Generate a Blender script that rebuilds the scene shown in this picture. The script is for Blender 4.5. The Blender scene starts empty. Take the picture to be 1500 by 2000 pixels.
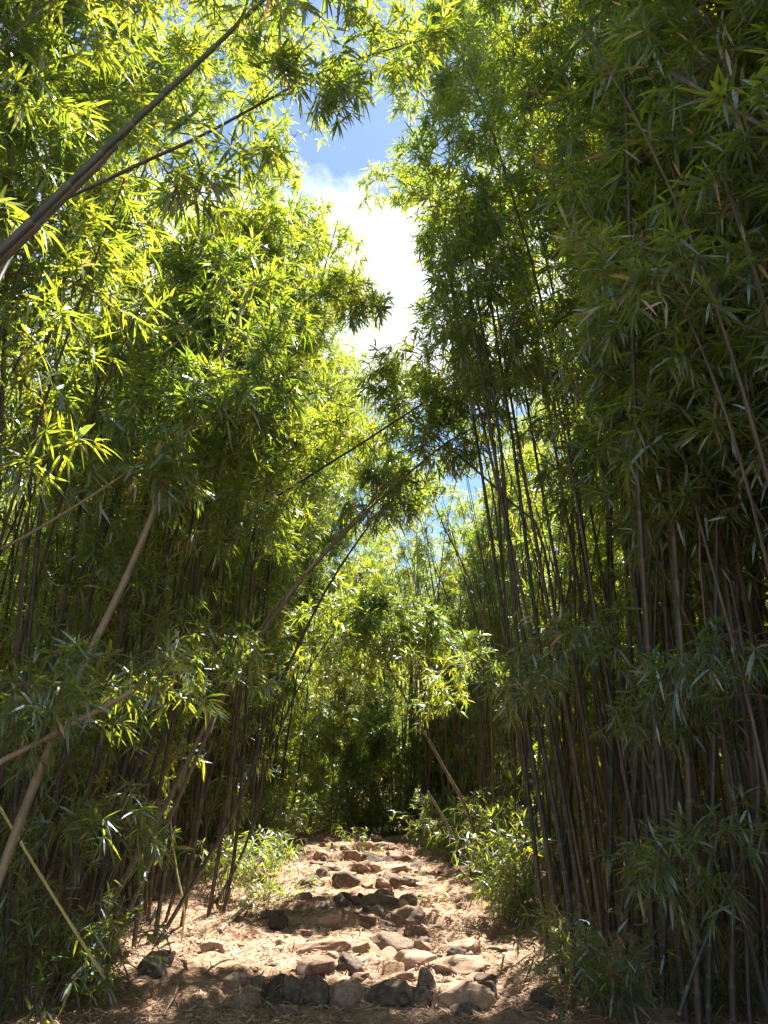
import bpy, math, random
import numpy as np
from mathutils import Vector, noise as mnoise
R = math.radians
scene = bpy.context.scene
COL = scene.collection

# ------------------------------------------------------------------ camera
PITCH, EYE = R(21.0), 1.6
FPX = 1502.0
cd = bpy.data.cameras.new('camera'); cam = bpy.data.objects.new('camera', cd); COL.objects.link(cam)
cd.sensor_fit = 'VERTICAL'; cd.sensor_height = 36.0; cd.lens = 36.0*FPX/2000.0
cd.clip_start = 0.05; cd.clip_end = 500
cam.location = (0, 0, EYE); cam.rotation_euler = (R(90)+PITCH, 0, 0)
scene.camera = cam

# ------------------------------------------------------------------ sky and sun
SUN_EL, SUN_AZ = R(63), R(24)          # azimuth from +Y towards +X
w = bpy.data.worlds.new('World'); scene.world = w; w.use_nodes = True
nt = w.node_tree; N = nt.nodes; L = nt.links; N.clear()
out = N.new('ShaderNodeOutputWorld'); bg = N.new('ShaderNodeBackground')
sky = N.new('ShaderNodeTexSky'); sky.sky_type = 'NISHITA'; sky.sun_disc = False
sky.sun_elevation = SUN_EL; sky.sun_rotation = SUN_AZ; sky.air_density = 1.0; sky.dust_density = 0.2; sky.ozone_density = 3.0
tc = N.new('ShaderNodeTexCoord'); mp = N.new('ShaderNodeMapping'); mp.inputs['Scale'].default_value = (1, 1, 1.5)
mp.inputs['Location'].default_value = (0.35, 0.1, 0.2)
n1 = N.new('ShaderNodeTexNoise'); n1.inputs['Scale'].default_value = 3.2; n1.inputs['Detail'].default_value = 8; n1.inputs['Roughness'].default_value = 0.58
rp = N.new('ShaderNodeValToRGB'); rp.color_ramp.elements[0].position = 0.60; rp.color_ramp.elements[1].position = 0.72
mx = N.new('ShaderNodeMix'); mx.data_type = 'RGBA'; mx.inputs['B'].default_value = (7.5, 7.8, 8.3, 1)
L.new(tc.outputs['Generated'], mp.inputs['Vector']); L.new(mp.outputs['Vector'], n1.inputs['Vector'])
sx = N.new('ShaderNodeSeparateXYZ'); L.new(tc.outputs['Generated'], sx.inputs[0])
bk = N.new('ShaderNodeValToRGB'); e = bk.color_ramp.elements             # a bank of cloud at middle height, clear blue above it
e[0].position = 0.42; e[0].color = (0, 0, 0, 1); e[1].position = 0.52; e[1].color = (1, 1, 1, 1)
e.new(0.66).color = (1, 1, 1, 1); e.new(0.72).color = (0.12, 0.12, 0.12, 1)
L.new(sx.outputs['Z'], bk.inputs['Fac'])
ma = N.new('ShaderNodeMath'); ma.operation = 'MULTIPLY_ADD'; ma.inputs[1].default_value = 0.26
L.new(bk.outputs['Color'], ma.inputs[0]); L.new(n1.outputs['Fac'], ma.inputs[2]); L.new(ma.outputs[0], rp.inputs['Fac']); L.new(rp.outputs['Color'], mx.inputs['Factor'])
L.new(sky.outputs['Color'], mx.inputs['A']); L.new(mx.outputs['Result'], bg.inputs['Color'])
bg.inputs['Strength'].default_value = 0.055
L.new(bg.outputs['Background'], out.inputs['Surface'])
sd = bpy.data.lights.new('sun', 'SUN'); sd.energy = 5.0; sd.angle = R(0.5); sd.color = (1.0, 0.93, 0.82)
sun = bpy.data.objects.new('sun', sd); COL.objects.link(sun)
sdir = Vector((math.sin(SUN_AZ)*math.cos(SUN_EL), math.cos(SUN_AZ)*math.cos(SUN_EL), math.sin(SUN_EL)))
sun.rotation_euler = sdir.to_track_quat('Z', 'Y').to_euler(); sun.location = (5, 10, 20)
scene.view_settings.view_transform = 'Standard'; scene.view_settings.look = 'None'
scene.view_settings.gamma = 1.0; scene.view_settings.exposure = 2.12
scene.cycles.max_bounces = 6; scene.cycles.transmission_bounces = 4; scene.cycles.diffuse_bounces = 2

# ------------------------------------------------------------------ helpers
def P(px, py, dy):
    """pixel of the 1500x2000 frame, at world distance dy ahead of the camera -> point"""
    cx, cy = (px-750)/FPX, (1000-py)/FPX
    c, s = math.cos(PITCH), math.sin(PITCH)
    d = np.array([cx, c-cy*s, s+cy*c]); t = dy/d[1]
    return np.array([0, 0, EYE])+d*t

def tag(o, label=None, cat=None, group=None, kind=None):
    if label: o['label'] = label
    if cat: o['category'] = cat
    if group: o['group'] = group
    if kind: o['kind'] = kind
    return o

def mesh_from(name, V, faces, mats, mat_idx=None, attrs=None, smooth=True):
    """faces: list of (k, array(n,k))"""
    me = bpy.data.meshes.new(name)
    V = np.asarray(V, dtype=np.float32)
    me.vertices.add(len(V)); me.vertices.foreach_set('co', V.ravel())
    loops = np.concatenate([f.ravel() for f in faces]).astype(np.int32)
    tot = np.concatenate([np.full(len(f), f.shape[1]) for f in faces])
    st = np.concatenate([[0], np.cumsum(tot)[:-1]]).astype(np.int32)
    me.loops.add(len(loops)); me.loops.foreach_set('vertex_index', loops)
    me.polygons.add(len(tot)); me.polygons.foreach_set('loop_start', st)
    for m in mats: me.materials.append(m)
    if mat_idx is not None: me.polygons.foreach_set('material_index', mat_idx.astype(np.int32))
    me.polygons.foreach_set('use_smooth', np.full(len(tot), smooth))
    for k, a in (attrs or {}).items():
        at = me.attributes.new(k, 'FLOAT', 'POINT'); at.data.foreach_set('value', np.asarray(a, dtype=np.float32))
    me.update(calc_edges=True)
    return me

def link(name, data, parent=None):
    o = bpy.data.objects.new(name, data); COL.objects.link(o)
    if parent: o.parent = parent
    return o

def unit(v): return v/np.maximum(np.linalg.norm(v, axis=-1, keepdims=True), 1e-9)

# ------------------------------------------------------------------ materials
def newmat(name):
    m = bpy.data.materials.new(name); m.use_nodes = True; m.node_tree.nodes.clear()
    return m, m.node_tree.nodes, m.node_tree.links
def ramp(N, stops, interp='LINEAR'):
    r = N.new('ShaderNodeValToRGB'); e = r.color_ramp.elements
    r.color_ramp.interpolation = interp
    while len(e) < len(stops): e.new(0.5)
    for k, (p, c) in enumerate(stops): e[k].position = p; e[k].color = (*c, 1)
    return r
def leaf_mat(name, refl, trans, tfac=0.48, gloss=0.11):
    m, N, L = newmat(name)
    at = N.new('ShaderNodeAttribute'); at.attribute_name = 'tone'
    oi = N.new('ShaderNodeObjectInfo')
    add = N.new('ShaderNodeMath'); add.operation = 'MULTIPLY_ADD'; add.inputs[1].default_value = 0.16; 
    L.new(oi.outputs['Random'], add.inputs[0]); L.new(at.outputs['Fac'], add.inputs[2])
    r1 = ramp(N, refl); r2 = ramp(N, trans)
    L.new(add.outputs[0], r1.inputs['Fac']); L.new(add.outputs[0], r2.inputs['Fac'])
    d = N.new('ShaderNodeBsdfDiffuse'); t = N.new('ShaderNodeBsdfTranslucent'); g = N.new('ShaderNodeBsdfGlossy')
    g.inputs['Roughness'].default_value = 0.38; g.inputs['Color'].default_value = (0.78, 0.9, 1, 1)
    L.new(r1.outputs['Color'], d.inputs['Color']); L.new(r2.outputs['Color'], t.inputs['Color'])
    a = N.new('ShaderNodeMixShader'); a.inputs[0].default_value = tfac
    L.new(d.outputs[0], a.inputs[1]); L.new(t.outputs[0], a.inputs[2])
    b = N.new('ShaderNodeMixShader'); b.inputs[0].default_value = gloss
    L.new(a.outputs[0], b.inputs[1]); L.new(g.outputs[0], b.inputs[2])
    o = N.new('ShaderNodeOutputMaterial'); L.new(b.outputs[0], o.inputs['Surface'])
    return m
LEAF = leaf_mat('bamboo_leaf',
    [(0.0, (0.026, 0.056, 0.046)), (0.5, (0.042, 0.082, 0.058)), (0.97, (0.085, 0.13, 0.06)), (1.0, (0.36, 0.24, 0.10))],
    [(0.0, (0.15, 0.29, 0.025)), (0.5, (0.46, 0.58, 0.028)), (0.97, (0.80, 0.72, 0.03)), (1.0, (0.75, 0.45, 0.12))])

def culm_mat(name, stops):
    m, N, L = newmat(name)
    oi = N.new('ShaderNodeObjectInfo'); tc = N.new('ShaderNodeTexCoord')
    mp = N.new('ShaderNodeMapping'); mp.inputs['Scale'].default_value = (30, 30, 1.3)
    ns = N.new('ShaderNodeTexNoise'); ns.inputs['Scale'].default_value = 1.0; ns.inputs['Detail'].default_value = 5
    L.new(tc.outputs['Object'], mp.inputs['Vector']); L.new(mp.outputs['Vector'], ns.inputs['Vector'])
    r = ramp(N, stops)
    ad = N.new('ShaderNodeMath'); ad.operation = 'MULTIPLY_ADD'; ad.inputs[1].default_value = 0.55
    sb = N.new('ShaderNodeMath'); sb.operation = 'MULTIPLY_ADD'; sb.inputs[1].default_value = 0.9; sb.inputs[2].default_value = -0.2
    L.new(ns.outputs['Fac'], sb.inputs[0]); L.new(oi.outputs['Random'], ad.inputs[0]); L.new(sb.outputs[0], ad.inputs[2])
    L.new(ad.outputs[0], r.inputs['Fac'])
    at = N.new('ShaderNodeAttribute'); at.attribute_name = 'ring'
    mx = N.new('ShaderNodeMix'); mx.data_type = 'RGBA'; mx.inputs['B'].default_value = (0.34, 0.29, 0.2, 1)
    L.new(r.outputs['Color'], mx.inputs['A']); 
    sc = N.new('ShaderNodeMath'); sc.operation = 'MULTIPLY'; sc.inputs[1].default_value = 0.22
    L.new(at.outputs['Fac'], sc.inputs[0]); L.new(sc.outputs[0], mx.inputs['Factor'])
    b = N.new('ShaderNodeBsdfPrincipled'); b.inputs['Roughness'].default_value = 0.48
    L.new(mx.outputs['Result'], b.inputs['Base Color'])
    bp = N.new('ShaderNodeBump'); bp.inputs['Strength'].default_value = 0.25; bp.inputs['Distance'].default_value = 0.004
    L.new(ns.outputs['Fac'], bp.inputs['Height']); L.new(bp.outputs['Normal'], b.inputs['Normal'])
    o = N.new('ShaderNodeOutputMaterial'); L.new(b.outputs[0], o.inputs['Surface'])
    return m
CULM = culm_mat('bamboo_culm', [(0.1, (0.018, 0.027, 0.02)), (0.4, (0.034, 0.036, 0.027)), (0.7, (0.062, 0.048, 0.036)), (1.0, (0.14, 0.10, 0.065))])
DRY = culm_mat('dry_culm', [(0.1, (0.09, 0.07, 0.042)), (0.5, (0.16, 0.12, 0.078)), (1.0, (0.30, 0.23, 0.15))])
YELLOW = culm_mat('pale_culm', [(0.1, (0.35, 0.36, 0.13)), (0.5, (0.5, 0.45, 0.2)), (1.0, (0.6, 0.52, 0.28))])
TWIG = culm_mat('twig', [(0.1, (0.06, 0.06, 0.025)), (0.5, (0.14, 0.11, 0.055)), (1.0, (0.26, 0.18, 0.11))])

def rock_mat(name, stops):
    m, N, L = newmat(name)
    tc = N.new('ShaderNodeTexCoord'); oi = N.new('ShaderNodeObjectInfo')
    v = N.new('ShaderNodeVectorMath'); v.operation = 'ADD'
    L.new(tc.outputs['Object'], v.inputs[0]); L.new(oi.outputs['Location'], v.inputs[1])
    a = N.new('ShaderNodeTexNoise'); a.inputs['Scale'].default_value = 5; a.inputs['Detail'].default_value = 9; a.inputs['Roughness'].default_value = 0.65
    L.new(v.outputs[0], a.inputs['Vector'])
    ad = N.new('ShaderNodeMath'); ad.operation = 'MULTIPLY_ADD'; ad.inputs[1].default_value = 0.35
    L.new(oi.outputs['Random'], ad.inputs[0]); 
    s2 = N.new('ShaderNodeMath'); s2.operation = 'SUBTRACT'; s2.inputs[1].default_value = 0.17; L.new(a.outputs['Fac'], s2.inputs[0]); L.new(s2.outputs[0], ad.inputs[2])
    r = ramp(N, stops); L.new(ad.outputs[0], r.inputs['Fac'])
    b = N.new('ShaderNodeBsdfPrincipled'); b.inputs['Roughness'].default_value = 0.9
    L.new(r.outputs['Color'], b.inputs['Base Color'])
    f = N.new('ShaderNodeTexNoise'); f.inputs['Scale'].default_value = 28; f.inputs['Detail'].default_value = 6; L.new(v.outputs[0], f.inputs['Vector'])
    bp = N.new('ShaderNodeBump'); bp.inputs['Strength'].default_value = 0.8; bp.inputs['Distance'].default_value = 0.012
    L.new(f.outputs['Fac'], bp.inputs['Height']); L.new(bp.outputs['Normal'], b.inputs['Normal'])
    o = N.new('ShaderNodeOutputMaterial'); L.new(b.outputs[0], o.inputs['Surface'])
    return m
ROCK = rock_mat('brown_stone', [(0.3, (0.13, 0.085, 0.06)), (0.5, (0.28, 0.18, 0.12)), (0.75, (0.44, 0.31, 0.21))])
DROCK = rock_mat('dark_stone', [(0.3, (0.045, 0.032, 0.024)), (0.5, (0.11, 0.078, 0.058)), (0.75, (0.23, 0.17, 0.12))])

def ground_mat():
    m, N, L = newmat('dry_earth')
    tc = N.new('ShaderNodeTexCoord')
    def noise(s, d, rough=0.6):
        n = N.new('ShaderNodeTexNoise'); n.inputs['Scale'].default_value = s; n.inputs['Detail'].default_value = d; n.inputs['Roughness'].default_value = rough
        L.new(tc.outputs['Object'], n.inputs['Vector']); return n
    a = noise(1.1, 8); b_ = noise(22, 8, 0.7); c = noise(90, 4)
    r = ramp(N, [(0.3, (0.19, 0.105, 0.062)), (0.46, (0.33, 0.205, 0.13)), (0.57, (0.45, 0.30, 0.20)), (0.7, (0.54, 0.40, 0.28))])
    mx = N.new('ShaderNodeMix'); mx.data_type = 'FLOAT'; mx.inputs['Factor'].default_value = 0.5
    L.new(a.outputs['Fac'], mx.inputs[2]); L.new(b_.outputs['Fac'], mx.inputs[3]); L.new(mx.outputs[0], r.inputs['Fac'])
    b = N.new('ShaderNodeBsdfPrincipled'); b.inputs['Roughness'].default_value = 0.95; b.inputs['Specular IOR Level'].default_value = 0.2
    L.new(r.outputs['Color'], b.inputs['Base Color'])
    ad = N.new('ShaderNodeMath'); ad.operation = 'ADD'; L.new(b_.outputs['Fac'], ad.inputs[0]); L.new(c.outputs['Fac'], ad.inputs[1])
    bp = N.new('ShaderNodeBump'); bp.inputs['Strength'].default_value = 0.9; bp.inputs['Distance'].default_value = 0.02
    L.new(ad.outputs[0], bp.inputs['Height']); L.new(bp.outputs['Normal'], b.inputs['Normal'])
    o = N.new('ShaderNodeOutputMaterial'); L.new(b.outputs[0], o.inputs['Surface'])
    return m
EARTH = ground_mat()
def litter_mat():
    m, N, L = newmat('dry_leaf_litter')
    at = N.new('ShaderNodeAttribute'); at.attribute_name = 'tone'
    r = ramp(N, [(0, (0.15, 0.085, 0.05)), (0.4, (0.31, 0.19, 0.12)), (0.8, (0.48, 0.33, 0.22)), (1, (0.62, 0.49, 0.34))])
    L.new(at.outputs['Fac'], r.inputs['Fac'])
    b = N.new('ShaderNodeBsdfPrincipled'); b.inputs['Roughness'].default_value = 0.7
    L.new(r.outputs['Color'], b.inputs['Base Color'])
    o = N.new('ShaderNodeOutputMaterial'); L.new(b.outputs[0], o.inputs['Surface'])
    return m
LITTER = litter_mat()

# ------------------------------------------------------------------ terrain
NR = np.random.RandomState(3)
GR = NR.rand(256, 256)
def vnoise(x, y):
    x = np.asarray(x, float)+500.0; y = np.asarray(y, float)+500.0
    i = np.floor(x).astype(int); j = np.floor(y).astype(int); u = x-i; v = y-j
    u = u*u*(3-2*u); v = v*v*(3-2*v)
    g = lambda a, b: GR[a % 256, b % 256]
    return (g(i, j)*(1-u)+g(i+1, j)*u)*(1-v)+(g(i, j+1)*(1-u)+g(i+1, j+1)*u)*v-0.5
def xc(y): return np.interp(y, [0, 8, 14.5, 19, 24, 40], [-0.15, -0.28, -0.42, -0.95, -1.6, -4])
def xl(y): return np.interp(y, [0, 7, 9.2, 14.5, 19, 24], [-2.5, -2.6, -2.65, -2.05, -2.3, -2.8])
def xr(y): return np.interp(y, [0, 7, 9.2, 12, 14.5, 19, 24], [2.0, 1.9, 1.85, 1.6, 1.25, 0.35, -0.3])
def base(y): return np.interp(y, [-20, 0, 6.9, 8.2, 10.5, 14.5, 19, 22, 28, 45, 90], [-0.3, 0, .05, .165, .33, .60, .93, .88, 1.1, 4.5, 18])
STEP_Y = np.array([7.6, 8.3, 8.95, 10.2, 11.05, 12.7, 14.0, 15.3, 16.8, 18.7])
STEP_Z = np.array([.03, .15, .22, .28, .40, .48, .59, .66, .76, .85, .94])
def ground(x, y):
    x = np.asarray(x, float); y = np.asarray(y, float)
    b = base(y)
    yy = y+0.25*(x-xc(y))**2*0.5+0.16*vnoise(x*1.7, y*1.1+9)          # treads sag and bow
    st = np.full(x.shape, STEP_Z[0])
    for k, sy in enumerate(STEP_Y):
        t = np.clip((yy-sy+0.05)/0.1, 0, 1); st = st+(STEP_Z[k+1]-STEP_Z[k])*t*t*(3-2*t)
    st = st+0.045*np.clip((yy-7.4)/0.4, 0, 1)*0
    m = np.clip(1.0-(np.abs(x-xc(y))-0.75)/0.5, 0, 1); m = m*m*(3-2*m)*np.clip((y-5.5)/1, 0, 1)*np.clip((20-y)/1, 0, 1)
    z = b*(1-m)+st*m
    side = np.maximum(np.maximum(xl(y)+0.3-x, x-xr(y)+0.3), 0)
    z = z+0.10*np.clip(side, 0, 2)*0.8*(0.7+vnoise(x*.8, y*.8))
    z = z+0.10*vnoise(x*1.1, y*1.1)*(1-0.6*m)+0.09*vnoise(x*3.1+7, y*3.1)*(1-0.4*m)+0.055*vnoise(x*7, y*7)+0.03*vnoise(x*15, y*15)
    return z
def gz(x, y): return float(ground(np.array([x]), np.array([y]))[0])
xs = np.concatenate([-np.geomspace(45, 4.05, 36), np.arange(-4, 4.001, 0.032), np.geomspace(4.05, 45, 36)])
ys = np.concatenate([np.linspace(-20, 2.9, 24), np.arange(3, 9.5, 0.03), np.arange(9.5, 21, 0.045), np.geomspace(21.1, 95, 60)])
X, Y = np.meshgrid(xs, ys); Z = ground(X, Y)
nx, ny = len(xs), len(ys)
idx = np.arange(nx*ny).reshape(ny, nx)
F = np.stack([idx[:-1, :-1], idx[:-1, 1:], idx[1:, 1:], idx[1:, :-1]], -1).reshape(-1, 4)
g = link('ground', mesh_from('ground', np.stack([X, Y, Z], -1).reshape(-1, 3), [F], [EARTH]))
tag(g, kind='structure', label='dry brown earth trail climbing in rough steps through the bamboo')

# ------------------------------------------------------------------ leaf and stem geometry
def leaf_arrays(B, D, Nn, Ln, Wd, droop, tone):
    """six-vertex curved lanceolate leaves"""
    D = unit(D); S = unit(np.cross(D, Nn)); U = unit(np.cross(S, D))
    Ln = Ln[:, None]; Wd = Wd[:, None]; dr = droop[:, None]
    def pt(t, s): return B+D*Ln*t+S*Wd*s-np.array([0, 0, 1.])*Ln*dr*t*t+U*Wd*abs(s)*0.35
    V = np.stack([pt(0, 0), pt(.3, .5), pt(.3, -.5), pt(.68, .36), pt(.68, -.36), pt(1, 0)], 1).reshape(-1, 3)
    n = len(B); o = (np.arange(n)*6)[:, None]
    tri = np.concatenate([o+np.array([[0, 2, 1]]), o+np.array([[3, 4, 5]])]); quad = o+np.array([[1, 2, 4, 3]])
    return V, tri, quad, np.repeat(tone, 6)

def far_leaf_arrays(V, tone):
    """four-vertex leaves from the six-vertex ones"""
    A = V.reshape(-1, 6, 3); n = len(A)
    V4 = np.stack([A[:, 0], A[:, 1]*1.0, A[:, 5], A[:, 2]*1.0], 1).reshape(-1, 3)
    o = (np.arange(n)*4)[:, None]
    return V4, o+np.array([[0, 3, 2, 1]]), np.repeat(tone[::6], 4)

def twig_arrays(PL, r0, r1, k=3):
    """PL (n,m,3) polylines -> thin k-sided tubes"""
    n, m, _ = PL.shape
    T = unit(np.gradient(PL, axis=1)); ref = np.where(np.abs(T[..., 2:3]) > 0.9, np.array([1., 0, 0]), np.array([0, 0, 1.]))
    A = unit(np.cross(T, ref)); Bv = np.cross(T, A)
    rr = (r0[:, None]+(r1-r0)[:, None]*np.linspace(0, 1, m)[None])[..., None]
    rings = [PL+A*rr*math.cos(2*math.pi*j/k)+Bv*rr*math.sin(2*math.pi*j/k) for j in range(k)]
    V = np.stack(rings, 2).reshape(-1, 3)
    id_ = np.arange(n*m*k).reshape(n, m, k)
    q = np.stack([id_[:, :-1, :], np.roll(id_, -1, 2)[:, :-1, :], np.roll(id_, -1, 2)[:, 1:, :], id_[:, 1:, :]], -1).reshape(-1, 4)
    return V, q

def spline(pts, n):
    pts = np.array(pts, float); p = np.vstack([2*pts[0]-pts[1], pts, 2*pts[-1]-pts[-2]])
    seg = len(pts)-1; outp = []
    for t in np.linspace(0, seg-1e-6, n):
        i = int(t); u = t-i; a, b, c, d = p[i], p[i+1], p[i+2], p[i+3]
        outp.append(0.5*((2*b)+(-a+c)*u+(2*a-5*b+4*c-d)*u*u+(-a+3*b-3*c+d)*u**3))
    return np.array(outp)
def arclen(C): return np.concatenate([[0], np.cumsum(np.linalg.norm(np.diff(C, axis=0), axis=1))])
def sample(C, S, s): return np.stack([np.interp(s, S, C[:, k]) for k in range(3)], -1)

def culm_arrays(C, r0, r1, rng, k=8, simple=False):
    S = arclen(C); Lt = S[-1]; ss = []; rr = []; ring = []
    s = 0.0; gap = 0.22
    while s < Lt:
        f = s/Lt; r = r0+(r1-r0)*f**1.15
        if simple: ss += [s]; rr += [r]; ring += [0]
        else:
            e = min(0.012+r*0.3, 0.03)
            ss += [s, s+e*.5, s+e, s+e*1.8]; rr += [r, r*1.13, r*1.13, r*.97]; ring += [0.5, 1, 0.9, 0.0]
        gap = (0.45 if simple else min(0.40, 0.18+s*0.06))*rng.uniform(0.9, 1.1)*(0.7 if f > 0.8 else 1)
        s += max(gap, 0.12)
    ss.append(Lt); rr.append(r1*.9); ring.append(0)
    ss = np.minimum(np.array(ss), Lt); rr = np.array(rr)
    Pp = sample(C, S, ss); Tn = unit(np.gradient(sample(C, S, np.linspace(0, Lt, 60)), axis=0))
    T = unit(np.stack([np.interp(ss, np.linspace(0, Lt, 60), Tn[:, j]) for j in range(3)], -1))
    A = unit(np.cross(T, np.array([0.13, 1., 0.05]))); Bv = np.cross(T, A)
    ang = np.arange(k)*2*math.pi/k
    V = Pp[:, None]+rr[:, None, None]*(A[:, None]*np.cos(ang)[None, :, None]+Bv[:, None]*np.sin(ang)[None, :, None])
    m = len(ss); id_ = np.arange(m*k).reshape(m, k)
    q = np.stack([id_[:-1], np.roll(id_, -1, 1)[:-1], np.roll(id_, -1, 1)[1:], id_[1:]], -1).reshape(-1, 4)
    V = V.reshape(-1, 3)
    V = np.vstack([V, Pp[0], Pp[-1]]); c0, c1 = m*k, m*k+1
    j = np.arange(k); jn = (j+1) % k
    t = np.concatenate([np.stack([np.full(k, c0), jn, j], -1), np.stack([np.full(k, c1), (m-1)*k+j, (m-1)*k+jn], -1)])
    return V, q, t, np.concatenate([np.repeat(np.array(ring, float), k), [0, 0]])

def foliage_arrays(C, rng, f0, f1=1.0, step=0.24, blen=(0.45, 1.05), fans=(5, 8), leaves=(8, 12), leaflen=(0.13, 0.24), nb=(2, 4), face=None, fill=1.0):
    S = arclen(C); Lt = S[-1]; s = Lt*f0; PL = []; PR = []
    LB = []; LD = []; LL = []; TN = []
    up = np.array([0, 0, 1.])
    while s < Lt*f1:
        f = (s-Lt*f0)/(Lt*(f1-f0)+1e-6)
        p = sample(C, S, np.array([s]))[0]; q = sample(C, S, np.array([min(s+.1, Lt)]))[0]; T = unit(q-p+1e-6)
        clump = rng.uniform(-0.12, 0.12)
        if rng.rand() < fill:
            for b in range(rng.randint(nb[0], nb[1]+1)):
                az = rng.uniform(0, 2*math.pi); out_ = np.array([math.cos(az), math.sin(az), 0])
                if face is not None and rng.rand() < 0.4: out_ = unit(out_+face)
                d = unit(out_*rng.uniform(.6, 1.)+T*rng.uniform(.35, .8)+rng.normal(0, .15, 3))
                bl = rng.uniform(*blen)*(1.0-0.55*max(f, 0)**2)*(0.75+0.25*min(1, f*6))
                tt = np.linspace(0, 1, 5)[:, None]
                br = p+d*bl*tt-up*bl*rng.uniform(.15, .45)*tt*tt
                PL.append(br); PR.append(0.0042)
                for k in range(rng.randint(fans[0], fans[1]+1)):
                    t = 1.0 if k == 0 else rng.uniform(.3, 1)**.45
                    o = br[0]+(0)+np.array([np.interp(t, tt[:, 0], br[:, c]) for c in range(3)])-br[0]
                    sd = unit(d*0.6+rng.normal(0, .62, 3)+up*.05); sl = rng.uniform(.08, .27)*(0.6 if k == 0 else 1)
                    e = o+sd*sl-up*sl*.12
                    PL.append(np.stack([o+(e-o)*u for u in (0, .25, .5, .75, 1)])); PR.append(0.002)
                    n = rng.randint(leaves[0], leaves[1]+1)
                    u = rng.uniform(.45, 1, n)[:, None]; u[:max(2, n//2)] = 1
                    LB.append(o+(e-o)*u)
                    dd = sd*0.62+rng.normal(0, .6, (n, 3)); dd[:, 2] -= 0.2
                    LD.append(dd); LL.append(rng.uniform(leaflen[0], leaflen[1], n))
                    TN.append(np.clip(rng.normal(.42+clump, .16, n), 0, .82))
        s += step*rng.uniform(.75, 1.25)
    if not LB: return None
    B = np.concatenate(LB); D = unit(np.concatenate(LD)); Ln = np.concatenate(LL); n = len(B)
    tone = np.concatenate(TN); dead = rng.rand(n) < 0.02; tone[dead] = 1.0
    Nn = unit(np.array([0, 0, .9])+rng.normal(0, .5, (n, 3)))
    Vl = leaf_arrays(B, D, Nn, Ln, Ln*rng.uniform(.095, .135, n), rng.uniform(.05, .4, n), tone)
    Vt = twig_arrays(np.stack(PL), np.array(PR), np.array(PR)*.45)
    return Vl, Vt

def leaf_mesh(name, Vl): return mesh_from(name, Vl[0], [Vl[1], Vl[2]], [LEAF], attrs={'tone': Vl[3]}, smooth=False)

def build_stalk(name, C, r0, r1, seed, mat=CULM, fol=None, loc=(0, 0, 0), k=10):
    """Empty at the base > culm, branches, foliage"""
    rng = np.random.RandomState(seed)
    e = bpy.data.objects.new(name, None); COL.objects.link(e); e.location = loc; e.empty_display_size = .2
    C = C-np.array(loc)
    V, q, t, ring = culm_arrays(C, r0, r1, rng, k)
    link('culm', mesh_from('culm', V, [q, t], [mat], attrs={'ring': ring}), e)
    if fol is not None:
        fa = foliage_arrays(C, rng, **fol)
        if fa:
            link('branches', mesh_from('branches', fa[1][0], [fa[1][1]], [TWIG]), e)
            link('foliage', leaf_mesh('foliage', fa[0]), e)
    return e

def dup(root, loc, rz, sc):
    r = root.copy(); COL.objects.link(r); r.location = loc; r.rotation_euler = (0, 0, rz); r.scale = (sc[0], sc[0], sc[1])
    for ch in list(root.children):
        c = ch.copy(); COL.objects.link(c); c.parent = r
    return r

# ------------------------------------------------------------------ generic stalks (lean along local +X)
def arc(Ln, lean, bend, p, wob, rng, n=40):
    s = np.linspace(0, 1, n); th = R(lean)+R(bend)*s**p
    ds = Ln/(n-1); x = np.concatenate([[0], np.cumsum(np.sin(th[:-1])*ds)]); z = np.concatenate([[0], np.cumsum(np.cos(th[:-1])*ds)])
    y = wob*np.sin(s*rng.uniform(2, 4)+rng.uniform(0, 6)); y -= y[0]
    x = x+0.25*wob*np.sin(s*rng.uniform(5, 9))
    C = np.stack([x, y*s, z], -1); C[0, 2] -= 0.15
    return C
rv = np.random.RandomState(11)
VAR = {}
specs = {                                           # length, lean, bend, power, foliage start
 'tall':   [(12.5, 4, 34, 3, .30), (11.5, 6, 30, 2.6, .34), (13, 3, 42, 3.4, .28), (11, 8, 26, 2.4, .36), (12, 5, 50, 3.2, .30), (10.5, 7, 38, 3, .33)],
 'short':  [(7.5, 5, 40, 2.4, .30), (6.5, 8, 46, 2.2, .22), (8.5, 4, 36, 2.8, .34), (5.2, 6, 50, 2, .2)],
 'low':    [(5.5, 5, 40, 2, .10), (4.2, 6, 45, 2, .07), (6.6, 4, 36, 2.2, .12), (3.4, 8, 50, 1.8, .06)],
 'bare':   [(10.5, 5, 22, 2, .62), (9, 9, 26, 2, .66), (8, 3, 18, 2, .6)],
}
for kind, lst in specs.items():
    VAR[kind] = []
    for i, (Ln, lean, bend, p, f0) in enumerate(lst):
        C = arc(Ln, lean, bend, p, .35, rv)
        fol = dict(f0=f0, nb=(2, 3), fans=(4, 7), step=.27 if kind != 'bare' else .36, blen=(.45, 1.1) if kind == 'tall' else ((.35, .85) if kind != 'low' else (.3, .7)))
        VAR[kind].append(dict(C=C, r0={'tall': .026, 'short': .016, 'low': .012, 'bare': .022}[kind]*rv.uniform(.85, 1.15), fol=fol, seed=100+i+len(kind)*10, root=None))

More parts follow.
